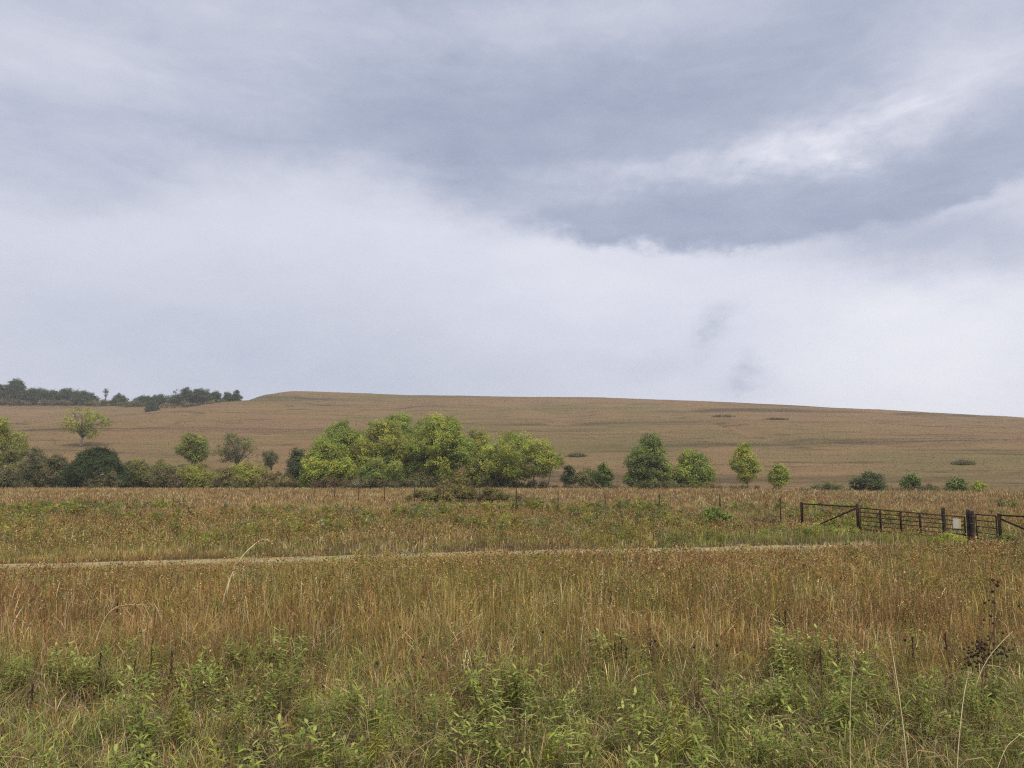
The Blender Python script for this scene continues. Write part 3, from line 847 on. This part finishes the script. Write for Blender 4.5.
def build_fence():
    A = gp(802, 37.6); B = gp(858, 34.6); Cc = gp(969, 30.6); D = gp(1000, 29.7)
    Wd = gp(946.3, 31.2)
    dirn = (Cc - A); dirn[2] = 0; dirn /= np.linalg.norm(dirn)
    E = D + dirn * 2.5; E[2] = hz(E[0], E[1])
    up = np.array([0, 0, 1.0])
    nrm = np.array([-dirn[1], dirn[0], 0])

    def brace(label, a, b, ha, hb, rail, dtop, foot):
        root = empty('fence_brace', a); tag(root, label, 'fence brace')
        o = np.array(a)
        for p, hh in ((a, ha), (b, hb)):
            m = MB(); m.tube([p - o - up * .3, p - o + up * hh * .5, p - o + up * (hh - .01), p - o + up * hh], [.065, .065, .065, .05], 10); m.build('post', M_RUST, root)
        m = MB(); m.tube([a - o + up * rail[0], b - o + up * rail[1]], .032, 8); m.build('top_rail', M_RUST, root)
        m = MB(); m.tube([dtop - o, foot - o], .036, 8); m.build('diagonal_brace', M_RUST, root)
        return root

    brace('rusty pipe brace with sloping strut left of the long gate', A, B, 1.27, 1.30, (1.19, 1.17), B + up * 1.10 + dirn * -.06, A + dirn * .55 + up * .04)
    brace('dark pipe brace with sloping strut right of the narrow gate, cut by the view', D, E, 1.20, 1.22, (1.13, 1.14), D + up * .98 + dirn * .06, E + up * .06 - dirn * .1)

    def gate(label, a, b, za, zb, nr, stays, bot=0.16):
        root = empty('pipe_gate', a); tag(root, label, 'gate')
        o = np.array(a)
        m = MB()
        m.tube([a - o + up * bot, a - o + up * za], .028, 8); m.tube([b - o + up * (bot - .06), b - o + up * zb], .028, 8)
        m.tube([a - o + up * za, (a + b) / 2 - o + up * ((za + zb) / 2 - .01), b - o + up * zb], .027, 8)
        m.tube([a - o + up * bot, b - o + up * (bot - .06)], .027, 8)
        m.build('gate_frame', M_GATE, root)
        for i in range(1, nr):
            f = i / nr
            m = MB(); m.tube([a - o + up * (bot + (za - bot) * f), b - o + up * (bot - .06 + (zb - bot + .06) * f)], .019, 6)
            m.build('rail', M_GATE, root)
        for s in stays:
            p = a + (b - a) * s - o
            zt = za + (zb - za) * s
            m = MB(); m.box(p + up * (bot + zt) / 2 - nrm * .04, dirn * .045, nrm * .012, up * ((zt - bot) / 2 + .02))
            m.build('upright_stay', M_RUST, root)
        for zh in (.3, .95):
            m = MB(); m.tube([a - o + up * zh - dirn * .10, a - o + up * zh], .016, 6); m.build('hinge', M_RUST, root)
        return root

    g0 = B + dirn * .13; g1 = Cc - dirn * .16
    gate('long rusty five rail pipe gate with three flat uprights', g0, g1, 1.13, .98, 5, (.217, .42, .605))
    n0 = Cc + dirn * .30; n1 = D - dirn * .12
    gate('narrow pipe gate between the twin posts and the square black post', n0, n1, 1.12, 1.10, 4, ())

    def wood(label, p, r, hh, seed):
        root = empty('gate_post', p); tag(root, label, 'post')
        m = MB(); zs = np.linspace(-.3, hh, 9)
        m.tube([np.array([R.normal(0, .008), R.normal(0, .008), z]) for z in zs], [r * R.uniform(.92, 1.06) for _ in zs], 11)
        m.build('post_shaft', M_POST, root)
        for zc in (.35, .75, 1.05):
            if zc < hh - .1:
                m = MB(); an = np.linspace(0, 2 * math.pi, 15)
                m.tube([np.array([math.cos(t) * (r + .008), math.sin(t) * (r + .008), zc + .01 * math.sin(t)]) for t in an], .006, 5)
                m.build('wire_wrap', M_WIRE, root)
    wood('weathered round wooden post standing in front of the long gate near the sign', Wd - nrm * .16, .074, 1.34, 1)
    wood('taller dark post of the pair where the two gates meet', Cc, .075, 1.30, 2)
    wood('shorter weathered post of the pair where the two gates meet', Cc + dirn * .21 - nrm * .12, .085, 1.24, 3)

    # the white and yellow notice on the long gate
    f = 0.86
    s = g0 + (g1 - g0) * 0.938
    root = empty('notice_sign', s); tag(root, 'small white notice board with a yellow right part, hung on the long gate', 'sign')
    c = up * .70 - nrm * .035
    m = MB(); m.box(c - dirn * .048, dirn * .112, nrm * .006, up * .20); m.build('white_panel', M_WHITE, root, False)
    m = MB(); m.box(c + dirn * .112, dirn * .046, nrm * .006, up * .20); m.build('yellow_panel', M_YELLOW, root, False)
    for k in (-.10, .10):
        m = MB(); m.tube([c + dirn * k + up * .20, c + dirn * k + up * .25 + nrm * .02, c + dirn * k + up * .24 + nrm * .05], .004, 5)
        m.build('hanging_wire', M_WIRE, root)

    # wire fence running off to the left
    d2 = np.array([-.67, .745, 0]); d2 /= np.linalg.norm(d2)
    root = empty('wire_fence', A); tag(root, 'barbed wire fence on thin steel posts crossing the field to the left', 'fence')
    o = np.array(A)
    n = 22; ps = []
    for i in range(1, n + 1):
        s_ = 1.1 if i == 1 else 4.7 + (i - 2) * 4.13 + max(0, i - 7) * 0.30
        p = A + d2 * s_; p = np.array([p[0] + R.normal(0, .04), p[1], 0]); p[2] = hz(p[0], p[1])
        hh = 1.48 + R.normal(0, .05); tl = R.normal(0, .02, 2)
        m = MB()
        t = p + np.array([tl[0], tl[1], hh])
        ax = d2
        nn = np.array([-d2[1], d2[0], 0])
        mid = (p + t) / 2 - o; hv = (t - p) / 2 + up * .12
        m.box(mid - up * .1, ax * .040, nn * .006, hv); m.box(mid - up * .1 + nn * .025, ax * .006, nn * .0185, hv)
        m.build('steel_post', M_TPOST, root)
        ps.append((p, t))
    for zf in (.30, .52, .74, .95):
        m = MB(); pts = [A + up * 1.28 * zf - o]
        for p, t in ps: pts.append(p + (t - p) * zf - o)
        q = []
        for i in range(len(pts) - 1):
            for tt in (0, .33, .66):
                q.append(pts[i] + (pts[i + 1] - pts[i]) * tt - up * .03 * math.sin(tt * math.pi))
        q.append(pts[-1])
        m.tube(q, .0035, 4)
        m.build('wire', M_WIRE, root)


# ------------------------------------------------------------------ foreground plants
def forb_mesh(hh, nl, ll, lw, pal, seed, branchy=0):
    """stem + pointed leaves: returns the two meshes' builders"""
    st = MB(); q = []; c = []
    stems = [(np.zeros(3), hh)]
    for _ in range(branchy):
        a = R.uniform(0, 6.28); stems.append((np.array([math.cos(a), math.sin(a), 0]) * R.uniform(.06, .17), hh * R.uniform(.6, .98)))
    for b0, h0 in stems:
        lx = R.normal(0, .10, 2) * h0
        pts = [b0 + np.array([lx[0] * t * t, lx[1] * t * t, h0 * t]) for t in np.linspace(0, 1, 5)]
        st.tube(pts, [.005, .0045, .004, .003, .002], 4)
        for i in range(nl):
            t = 0.50 + 0.50 * ((i + R.random()) / nl) ** .8
            p = b0 + np.array([lx[0] * t * t, lx[1] * t * t, h0 * t])
            a = i * 2.4 + R.normal(0, .4)
            el = R.uniform(-.05, .6) + (0.45 if t > .93 else 0)
            L = ll * R.uniform(.7, 1.2) * (1.1 - .35 * t)
            dr = np.array([math.cos(a) * math.cos(el), math.sin(a) * math.cos(el), math.sin(el)])
            sd = np.array([-math.sin(a), math.cos(a), 0])
            dn = np.cross(dr, sd)
            sag = -np.array([0, 0, 1.0]) * L * R.uniform(.15, .5)
            ts = [0, .3, .65, 1]; ws = [.18, 1, .8, .06]
            mid = [p + dr * L * u + sag * u * u for u in ts]
            col = pal[R.integers(0, len(pal))] * R.uniform(.6, 1.2)
            if R.random() < .13: col = np.array([.26, .17, .08]) * R.uniform(.7, 1.3)
            for k in range(3):
                for sg in (-1, 1):
                    fold = -dn * 0.12 * lw
                    e0 = mid[k] + sd * sg * lw * .5 * ws[k] + fold * ws[k]
                    e1 = mid[k + 1] + sd * sg * lw * .5 * ws[k + 1] + fold * ws[k + 1]
                    q.append([mid[k], e0, e1, mid[k + 1]] if sg > 0 else [mid[k], mid[k + 1], e1, e0]); c.append(col)
    return st, np.array(q), np.array(c)


FORB = np.array([[0.275, 0.33, 0.070], [0.35, 0.40, 0.095], [0.20, 0.255, 0.055], [0.42, 0.43, 0.135]])
FORB2 = np.array([[0.19, 0.235, 0.055], [0.26, 0.29, 0.068], [0.30, 0.30, 0.07]])
FORBY = np.array([[0.35, 0.36, 0.06], [0.40, 0.385, 0.065], [0.29, 0.32, 0.055]])


def build_forbs():
    kinds = []
    defs = [(.70, 15, .150, .028, FORB, 3), (.60, 14, .135, .027, FORB, 4), (.76, 15, .150, .025, FORB2, 2), (.52, 13, .13, .030, FORB, 4),
            (.66, 24, .10, .018, FORBY, 3), (.70, 15, .14, .024, FORB2, 3)]
    defs += [(.62, 34, .070, .012, FORB2, 4), (.58, 30, .085, .014, BR * 1.1, 3)]
    for i, d in enumerate(defs):
        st, q, c = forb_mesh(d[0], d[1], d[2], d[3], d[4], i, d[5])
        r = empty('leafy_forb', (0, 0, 0))
        so = st.build('stem', M_STEM, r)
        lo = quads('leaves', q, M_LEAF, c, r)
        kinds.append((r, so, lo, 1 if i == 4 else (2 if i == 6 else (3 if i == 7 else 0))))
    G1 = 'leafy green forbs along the near edge of the field'
    lab1 = 'leafy green forb with narrow pointed leaves among the near roadside grass'
    lab2 = 'yellow green leafy forb among the near roadside grass'
    lab3 = 'fine leaved dark green forb among the near roadside grass'
    lab4 = 'browning dried forb with shrivelled leaves among the near roadside grass'
    spots = []
    want = 298
    while len(spots) < want:
        x, y = wedge(1, 6.2, 11.2, .98, .2); x = float(x[0]); y = float(y[0])
        d = float(fbm(np.array([x / 1.5]), np.array([y / 1.1]), 91, 3)[0])
        edge = 9.9 + 2.6 * (float(fbm(np.array([x / 3.0]), np.array([y / 3.0]), 41, 2)[0]) - .5)
        if d < .40 or y > edge + 1.9 * R.random() ** 2 + .3 or R.random() > (d - .36) * 4.5 + .12 * (x > -1) - .35 * (y > 10): continue
        spots.append((x, y))
    used = set()
    for x, y in spots:
        k = int(R.choice(8, p=[.18, .17, .13, .14, .07, .11, .12, .08]))
        r, so, lo, yel = kinds[k]
        if k not in used:
            used.add(k); t = r
        else:
            t = r.copy(); COL.objects.link(t)
            for ch in (so, lo):
                cc = ch.copy(); COL.objects.link(cc); cc.parent = t
        s = R.uniform(.65, 1.18)
        t.location = (x, y, hz(x, y) - .01); t.rotation_euler = (R.normal(0, .06), R.normal(0, .06), R.uniform(0, 6.28)); t.scale = (s, s, s)
        tag(t, (lab1, lab2, lab3, lab4)[yel], 'plant', ('', 'yellow green ', 'fine leaved ', 'browning ')[yel] + G1)
    # forbs further out, uncountable
    n = 6200
    x, y = wedge(n, 10, 56)
    g = fbm(x / 4.5, y / 3.0, 101, 3); pd = path_dist(x, y)
    midb = sstep(-2.5, -6, pd)
    keep = (g + .07 * midb * sstep(48, 34, y) + .06 * sstep(24, 10, y) + .05 * sstep(2, 8, x) * sstep(24, 28, y) * sstep(46, 38, y) > .605) & (np.abs(pd) > PATH_HALF + .8)
    x = x[keep]; y = y[keep]; pd = pd[keep]; n = len(x)
    h = height_limit(R.uniform(.35, .85, n), np.where(pd > 0, pd + 2, pd - 3), x, y)
    per = 16
    t = R.uniform(.3, 1.02, n * per)
    cx = np.repeat(x, per) + R.normal(0, .10, n * per); cy = np.repeat(y, per) + R.normal(0, .10, n * per)
    cz = np.repeat(height(x, y), per) + np.repeat(h, per) * t
    pal = np.concatenate([FORB2 * .85, OLIVE * .85, FORBY * .65, GG * 1.1, OG])
    tint = pick(pal, n)
    q, c = leaf_cloud(np.stack([cx, cy, cz], 1), .05, 3, .060, np.repeat(tint, per, 0))
    sz = np.repeat(np.repeat(np.clip(y / 22, .7, 1.9), per), 3)
    ctr = q.mean(1, keepdims=True); q = ctr + (q - ctr) * sz[:, None, None]
    tag(quads('wild_forbs', q, M_LEAF, c), 'patches of green and olive forbs scattered through the prairie grass', 'forbs', kind='stuff')


def build_stalks():
    # dry dark stalks with round heads or spikes
    ga = 'dark round seed heads on thin stems'; gb = 'dark dried seed spikes'
    balls = [(400, 627, 10.5), (423, 657, 9.2), (377, 663, 9.0), (694, 647, 9.6), (717, 645, 9.7), (1019, 606, 11.5), (543, 632, 10.2), (655, 641, 9.7), (905, 640, 9.6), (590, 640, 10)]
    for px, py, Y in balls:
        p = at(px, py, Y); g = hz(p[0], Y); h = p[2] - g
        r = empty('seed_head_stalk', (p[0], Y, g)); tag(r, 'thin bare stem ending in one dark round dried flower head', 'dried flower', ga)
        m = MB(); l = R.normal(0, .06, 2)
        m.tube([np.array([l[0], l[1], -.02]), np.array([l[0] * .4, l[1] * .4, h * .5]), np.array([0, 0, h])], [.005, .004, .0035], 5); m.build('stem', M_DEADSTEM, r)
        m = MB(); m.ball([0, 0, h], R.uniform(.013, .02), R.uniform(.9, 1.3)); m.build('seed_head', M_DEAD, r)
    spikes = [(101, 652, 9.4), (135, 660, 9.2), (152, 648, 9.7), (172, 650, 9.6), (33, 684, 8.6), (785, 610, 11.4), (779, 613, 11.6), (820, 648, 9.5), (837, 640, 9.8), (615, 640, 9.6),
              (621, 636, 9.9), (626, 645, 9.5), (912, 636, 10.2), (945, 632, 10.2), (650, 628, 10.4), (118, 600, 12)]
    for px, py, Y in spikes:
        p = at(px, py, Y); g = hz(p[0], Y); h = p[2] - g
        r = empty('seed_spike_stalk', (p[0], Y, g)); tag(r, 'dark dried seed spike on an upright brown stem', 'dried plant', gb)
        l = R.normal(0, .05, 2)
        m = MB(); m.tube([np.array([l[0], l[1], -.02]), np.array([l[0] * .3, l[1] * .3, h * .6]), np.array([0, 0, h * .97])], [.0045, .0038, .003], 5); m.build('stem', M_DEADSTEM, r)
        m = MB(); sl = R.uniform(.14, .32); zs = np.linspace(h - sl, h, 13)
        m.tube([np.array([R.normal(0, .004), R.normal(0, .004), z]) for z in zs], [.004] + [R.uniform(.003, .012) for _ in range(11)] + [.003], 6)
        for _ in range(16):
            z = R.uniform(h - sl * 1.25, h); m.ball([R.normal(0, .010), R.normal(0, .010), z], R.uniform(.005, .010), 1.3, 5, 3)
        m.build('seed_spike', M_DEAD, r)

    # the dead podded plant by the right border
    p = at(985, 668, 9.2); Y = 9.2; X = p[0]; g = hz(X, Y)
    r = empty('dead_plant', (X, Y, g)); tag(r, 'tall blackened dead plant with clusters of dark pods near the right border', 'dead plant')
    o = np.array([X, Y, g])
    st = MB(); pods = MB()
    lines = [[(985, 700), (993, 645), (996, 612), (990, 598)], [(990, 690), (994, 640), (994, 600), (993, 582)], [(982, 700), (984, 650), (981, 612)],
             [(978, 700), (972, 668), (966, 655)], [(986, 700), (984, 660), (978, 646)], [(995, 690), (1001, 655), (1006, 645)]]
    for L in lines:
        pts = [at(a, b, Y) - o for a, b in L]
        pts = [np.array([pts[0][0] * .4, R.normal(0, .03), 0])] + [q + np.array([0, R.normal(0, .03), 0]) for q in pts]
        st.tube(pts, np.linspace(.007, .0035, len(pts)), 5)
    for a, b, s_ in [(993, 580, .022), (996, 585, .026), (999, 582, .018), (994, 592, .02), (993, 602, .022), (994, 603, .018), (986, 603, .016), (991, 616, .018), (988, 600, .014), (992, 623, .016)]:
        q = at(a, b, Y) - o; pods.ball(q + [0, R.normal(0, .02), 0], s_, .9, 7, 4)
    pods.build('pod_cluster', M_DEAD, r); pods = MB()
    for _ in range(95):
        a = R.normal(979, 7.5); b = R.normal(653, 7.0) - (a - 979) * .75
        q = at(a, b, Y) - o + np.array([0, R.normal(0, .06), 0])
        pods.ball(q, R.uniform(.010, .02), R.uniform(.6, 1.1), 6, 4)
    pods.build('pod_cluster', M_DEAD, r); pods = MB()
    for _ in range(22):
        a = R.normal(1002, 3.5); b = R.normal(650, 5)
        pods.ball(at(a, b, Y) - o + np.array([0, R.normal(0, .05), 0]), R.uniform(.010, .017), .9, 6, 4)
    st.build('stem', M_DEADSTEM, r); pods.build('pod_cluster', M_DEAD, r)

    # pale tall grass stalks
    def stalk(label, pts, Y, rad, plume=None, foot=True):
        w = [at(a, b, Y + k * .05) for k, (a, b) in enumerate(pts)]
        x0 = w[0][0]; g = hz(x0, Y)
        r = empty('tall_grass_stalk', (x0, Y, g)); tag(r, label, 'grass stalk')
        o = np.array([x0, Y, g])
        P = [q - o for q in w]
        if foot: P = [np.array([P[0][0] - (P[1][0] - P[0][0]) * .4, 0, -.02])] + P
        P3 = catmull(np.array(P), 5)
        m = MB(); m.tube(P3, np.linspace(rad, rad * .45, len(P3)), 5); m.build('stem', M_STRAW, r)
        if plume:
            n0 = int(len(P3) * (1 - plume)); cs = []
            for q in P3[n0:]:
                for _ in range(10): cs.append(q + R.normal(0, .010, 3) + (P3[-1] - P3[n0]) * R.uniform(0, .12))
            q, c = leaf_cloud(np.array(cs), .008, 3, .014 * Y / 7.5, pick(TAN * .95, len(cs)))
            quads('plume', q, M_LEAF, c, r)
        m = MB()
        k = len(P3) // 3
        a = P3[k]; d = R.choice([-1, 1])
        q = []
        pt = [a, a + [d * .10, 0, .12], a + [d * .24, 0, .10], a + [d * .34, .02, .0]]
        wv = np.array([0, 0, 1.0])
        ws = [.006, .010, .008, .002]
        for i in range(3):
            q.append([pt[i] - wv * ws[i] / 2, pt[i + 1] - wv * ws[i + 1] / 2, pt[i + 1] + wv * ws[i + 1] / 2, pt[i] + wv * ws[i] / 2])
        quads('leaf_blade', np.array(q), M_LEAF, pick(TAN, 3), r)

    stalk('long arching pale grass stalk bending over the mown track', [(226, 590), (240, 560), (254, 545), (263, 540), (271, 543)], 15.0, .017, .4)
    stalk('pale feathery grass plume leaning beside the arching stalk', [(228, 588), (233, 572), (238, 563), (244, 564)], 14.6, .014, .45)
    stalk('thick pale straw stalk leaning left in front of the near grass at the right', [(910, 790), (903, 725), (896, 675), (889, 634)], 6.6, .0065, .16)
    stalk('thin straight pale stalk left of the thick leaning straw stalk', [(851, 790), (850, 740), (851, 690), (855, 645)], 6.7, .0042, .16)
    stalk('pale stalk rising from the bottom edge between the leaning stalk and the right border', [(956, 790), (959, 740), (964, 695), (969, 672)], 6.5, .005, .12)
    stalk('short pale stalk bent to the right at the lower right corner', [(992, 790), (1004, 752), (1016, 738), (1030, 728)], 6.4, .003)
    stalk('slender golden stalk standing upright in the rust grass right of the middle', [(594, 690), (598, 640), (601, 605), (602, 575)], 11.5, .007, .3)
    stalk('slender golden stalk with a broken tip left of the upright golden one', [(577, 690), (580, 655), (583, 625), (589, 600)], 11.2, .006, .25)
    stalk('dry reddish stalk leaning over the dead podded plant', [(976, 688), (986, 662), (1000, 644), (1013, 631)], 8.8, .0042)
    stalk('bent straw stalk arching in the rust grass at the left', [(90, 660), (104, 620), (120, 606), (150, 605)], 11.5, .007, .3)


# ------------------------------------------------------------------ sky, sun, haze, camera
def build_world():
    w = bpy.data.worlds.new('World'); scene.world = w; w.use_nodes = True
    S.nt = w.node_tree
    bg = S.nt.nodes['Background']
    sky = S.nt.nodes.new('ShaderNodeTexSky'); sky.sky_type = 'NISHITA'; sky.sun_disc = False
    sky.sun_elevation = SUN_EL; sky.sun_rotation = SUN_ROT
    d = S.nt.nodes.new('ShaderNodeTexCoord').outputs['Generated']
    sx = S.nt.nodes.new('ShaderNodeSeparateXYZ'); S.nt.links.new(d, sx.inputs[0])
    x, y, z = (S(q) for q in sx.outputs)
    az0 = S.op('ARCTAN2', x, y); el0 = S.op('ARCSINE', S.op('MINIMUM', S.op('MAXIMUM', z, -1.0), 1.0))
    # turbulence of the cloud edges
    wn = noise(mapping(d, (1, 1, 1.8)), 6.0, 8, 0.62)
    sep = S.nt.nodes.new('ShaderNodeSeparateColor'); S.nt.links.new(wn.outputs['Color'], sep.inputs[0])
    wn2 = noise(mapping(d, (1, 1, 1.6)), 24.0, 6, 0.65)
    sep2 = S.nt.nodes.new('ShaderNodeSeparateColor'); S.nt.links.new(wn2.outputs['Color'], sep2.inputs[0])
    az = az0 + (S(sep.outputs[0]) - 0.5) * 0.16 + (S(sep2.outputs[0]) - 0.5) * 0.05
    el = el0 + (S(sep.outputs[1]) - 0.5) * 0.095 + (S(sep2.outputs[1]) - 0.5) * 0.034

    def blob(px, py, sxp, syp, tilt=0.0):
        a, e = azel(px, py)
        u = az - a; v = el - e
        if tilt: v = v - u * tilt
        u = u * (F_ / sxp); v = v * (F_ / syp)
        return S.op('POWER', 2.718, (u * u + v * v) * -0.5)

    # lower edge of the dark cloud deck
    pts = [(-200, 150), (0, 168), (90, 182), (150, 176), (250, 168), (340, 170), (400, 184), (450, 204), (500, 216), (560, 230), (620, 242), (700, 252), (760, 248), (830, 238), (900, 224), (960, 208), (1024, 190), (1250, 172)]
    ae = [azel(*p) for p in pts]
    fc = S.nt.nodes.new('ShaderNodeFloatCurve')
    cv = fc.mapping.curves[0]
    a0, a1 = -0.85, 0.85
    e_max = 0.6
    P = [((a - a0) / (a1 - a0), e / e_max) for a, e in ae]
    cv.points[0].location = (0, P[0][1]); cv.points[1].location = (1, P[-1][1])
    for p in P: cv.points.new(*p)
    fc.mapping.update()
    S.nt.links.new(((az - a0) / (a1 - a0)).v, fc.inputs['Value'])
    edge = S(fc.outputs[0]) * e_max
    soft = ss(-0.05, 0.12, az0)                     # blurred rain edge at the left, firm edge at the right
    wid = 0.050 - soft * 0.037
    M = ss(-1.0, 1.0, (el - edge) / wid)
    f1 = S(noise(mapping(d, (1.0, 1.0, 2.6)), 3.2, 6, 0.55, 0.3).outputs[0]) - 0.5
    f2 = S(noise(mapping(d, (1.0, 1.0, 2.0), (3, 1, 2)), 11.0, 8, 0.62, 0.3).outputs[0]) - 0.5
    f3 = S(noise(mapping(d, (1.0, 1.0, 4.2), (7, 4, 1), (0, 0.25, 0)), 7.0, 8, 0.6, 0.8).outputs[0]) - 0.5
    low = (0.66 + 0.10 * blob(530, 235, 70, 38) + 0.26 * blob(930, 350, 100, 60) + 0.12 * blob(640, 290, 120, 40)
           - 0.22 * blob(160, 365, 240, 60) - 0.10 * blob(430, 380, 160, 40) + 0.05 * blob(250, 210, 160, 40)
           - 0.36 * blob(975, 246, 80, 22, -0.1) - 0.20 * blob(870, 240, 60, 16) + 0.14 * blob(990, 186, 45, 9, .4)
           - (0.34 * blob(706, 330, 20, 9, .3) + 0.22 * blob(694, 348, 7, 12) + 0.36 * blob(738, 374, 15, 11, .3) + .2 * blob(722, 386, 16, 5)) * (0.5 + f2 * 3.0) - 0.10 * blob(655, 368, 26, 8)
           - 0.16 * blob(95, 188, 70, 14, .1) + f1 * 0.18 + f2 * 0.13 + f3 * 0.08)
    high = (0.19 + 0.30 * blob(20, 60, 110, 55) + 0.20 * blob(340, 10, 220, 26) + 0.16 * blob(620, 15, 140, 22) + 0.12 * blob(250, 70, 120, 40)
            + (0.18 * blob(806, 149, 60, 15, .10) + 0.18 * blob(872, 126, 58, 16, .20) + 0.18 * blob(690, 172, 120, 11, .06) + 0.10 * blob(930, 88, 80, 26, .3)) * (1.0 + f2 * 1.7 + f3 * 1.2) + 0.20 * blob(960, 50, 70, 40, .1) - 0.10 * blob(930, 165, 90, 20, .3) + 0.16 * blob(640, 175, 90, 9, 0)
            - 0.08 * blob(700, 215, 110, 24) - 0.08 * blob(440, 130, 110, 35) - 0.06 * blob(640, 110, 120, 30) + f1 * 0.36 + f2 * 0.30 + f3 * 0.30)
    B = high * M + low * (1.0 - M)
    col = ramp(B, [(0.0, (0.338, 0.384, 0.508)), (0.22, (0.430, 0.474, 0.604)), (0.48, (0.580, 0.605, 0.715)), (0.72, (0.700, 0.715, 0.815)), (1.0, (0.89, 0.895, 0.94))])
    # unseen sky overhead and behind the viewer brightened as added fill, warm overhead
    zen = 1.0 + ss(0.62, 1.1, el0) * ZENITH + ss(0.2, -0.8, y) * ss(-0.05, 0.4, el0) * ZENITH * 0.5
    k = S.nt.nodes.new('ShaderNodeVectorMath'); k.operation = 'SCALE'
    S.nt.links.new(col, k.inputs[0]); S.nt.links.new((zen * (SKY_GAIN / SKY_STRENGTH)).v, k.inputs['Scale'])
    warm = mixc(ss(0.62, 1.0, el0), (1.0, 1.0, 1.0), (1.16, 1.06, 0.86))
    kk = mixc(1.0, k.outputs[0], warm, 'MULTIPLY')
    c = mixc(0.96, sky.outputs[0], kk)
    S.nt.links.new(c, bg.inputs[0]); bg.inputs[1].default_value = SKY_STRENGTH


SUN_EL = math.radians(52); SUN_AZ = math.radians(152)     # azimuth from +Y towards +X: behind the viewer, to the right
SUN_ROT = SUN_AZ
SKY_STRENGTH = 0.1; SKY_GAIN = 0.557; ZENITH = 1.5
HAZE = 0.00030


def build_light():
    L = bpy.data.lights.new('sun', 'SUN'); L.energy = 2.1; L.angle = math.radians(6); L.color = (1.0, 0.93, 0.80)
    o = bpy.data.objects.new('sun', L); COL.objects.link(o)
    v = Vector((math.sin(SUN_AZ) * math.cos(SUN_EL), math.cos(SUN_AZ) * math.cos(SUN_EL), math.sin(SUN_EL)))
    o.rotation_euler = v.to_track_quat('Z', 'Y').to_euler()
    o.location = (20, -40, 60)


def build_haze():
    if HAZE <= 0: return
    m = bpy.data.materials.new('haze'); m.use_nodes = True
    nt = m.node_tree; nt.nodes.clear()
    out = nt.nodes.new('ShaderNodeOutputMaterial'); v = nt.nodes.new('ShaderNodeVolumePrincipled')
    v.inputs['Color'].default_value = (0.86, 0.88, 0.94, 1); v.inputs['Density'].default_value = HAZE; v.inputs['Anisotropy'].default_value = 0.2
    nt.links.new(v.outputs[0], out.inputs['Volume'])
    mb = MB(); mb.box((0, 440, 33), (890, 0, 0), (0, 565, 0), (0, 0, 36))
    o = mb.build('haze', m, smooth=False); tag(o, kind='stuff')
    o['label'] = 'thin pale rain haze over the prairie'; o['category'] = 'haze'


def build_camera():
    c = bpy.data.cameras.new('camera'); o = bpy.data.objects.new('camera', c); COL.objects.link(o)
    o.location = CAM; o.rotation_euler = (math.pi / 2 + PITCH, 0, 0)
    c.sensor_width = 36; c.lens = F_ / W_ * 36; c.clip_start = 0.05; c.clip_end = 5000
    scene.camera = o


build_ground()
build_path()
build_grass()
build_trees()
build_fence()
build_forbs()
build_stalks()
build_world()
build_light()
build_haze()
build_camera()

scene.render.engine = 'CYCLES'
scene.render.resolution_x = W_; scene.render.resolution_y = H_
scene.view_settings.view_transform = 'Standard'
scene.view_settings.look = 'None'
scene.view_settings.gamma = 1.0
scene.view_settings.use_curve_mapping = False
scene.view_settings.exposure = 0.85
cy = scene.cycles
cy.max_bounces = 6; cy.diffuse_bounces = 3; cy.glossy_bounces = 2; cy.transmission_bounces = 4; cy.volume_bounces = 1; cy.transparent_max_bounces = 8
cy.use_denoising = False
cy.use_adaptive_sampling = True; cy.adaptive_threshold = 0.006
cy.filter_width = 1.2
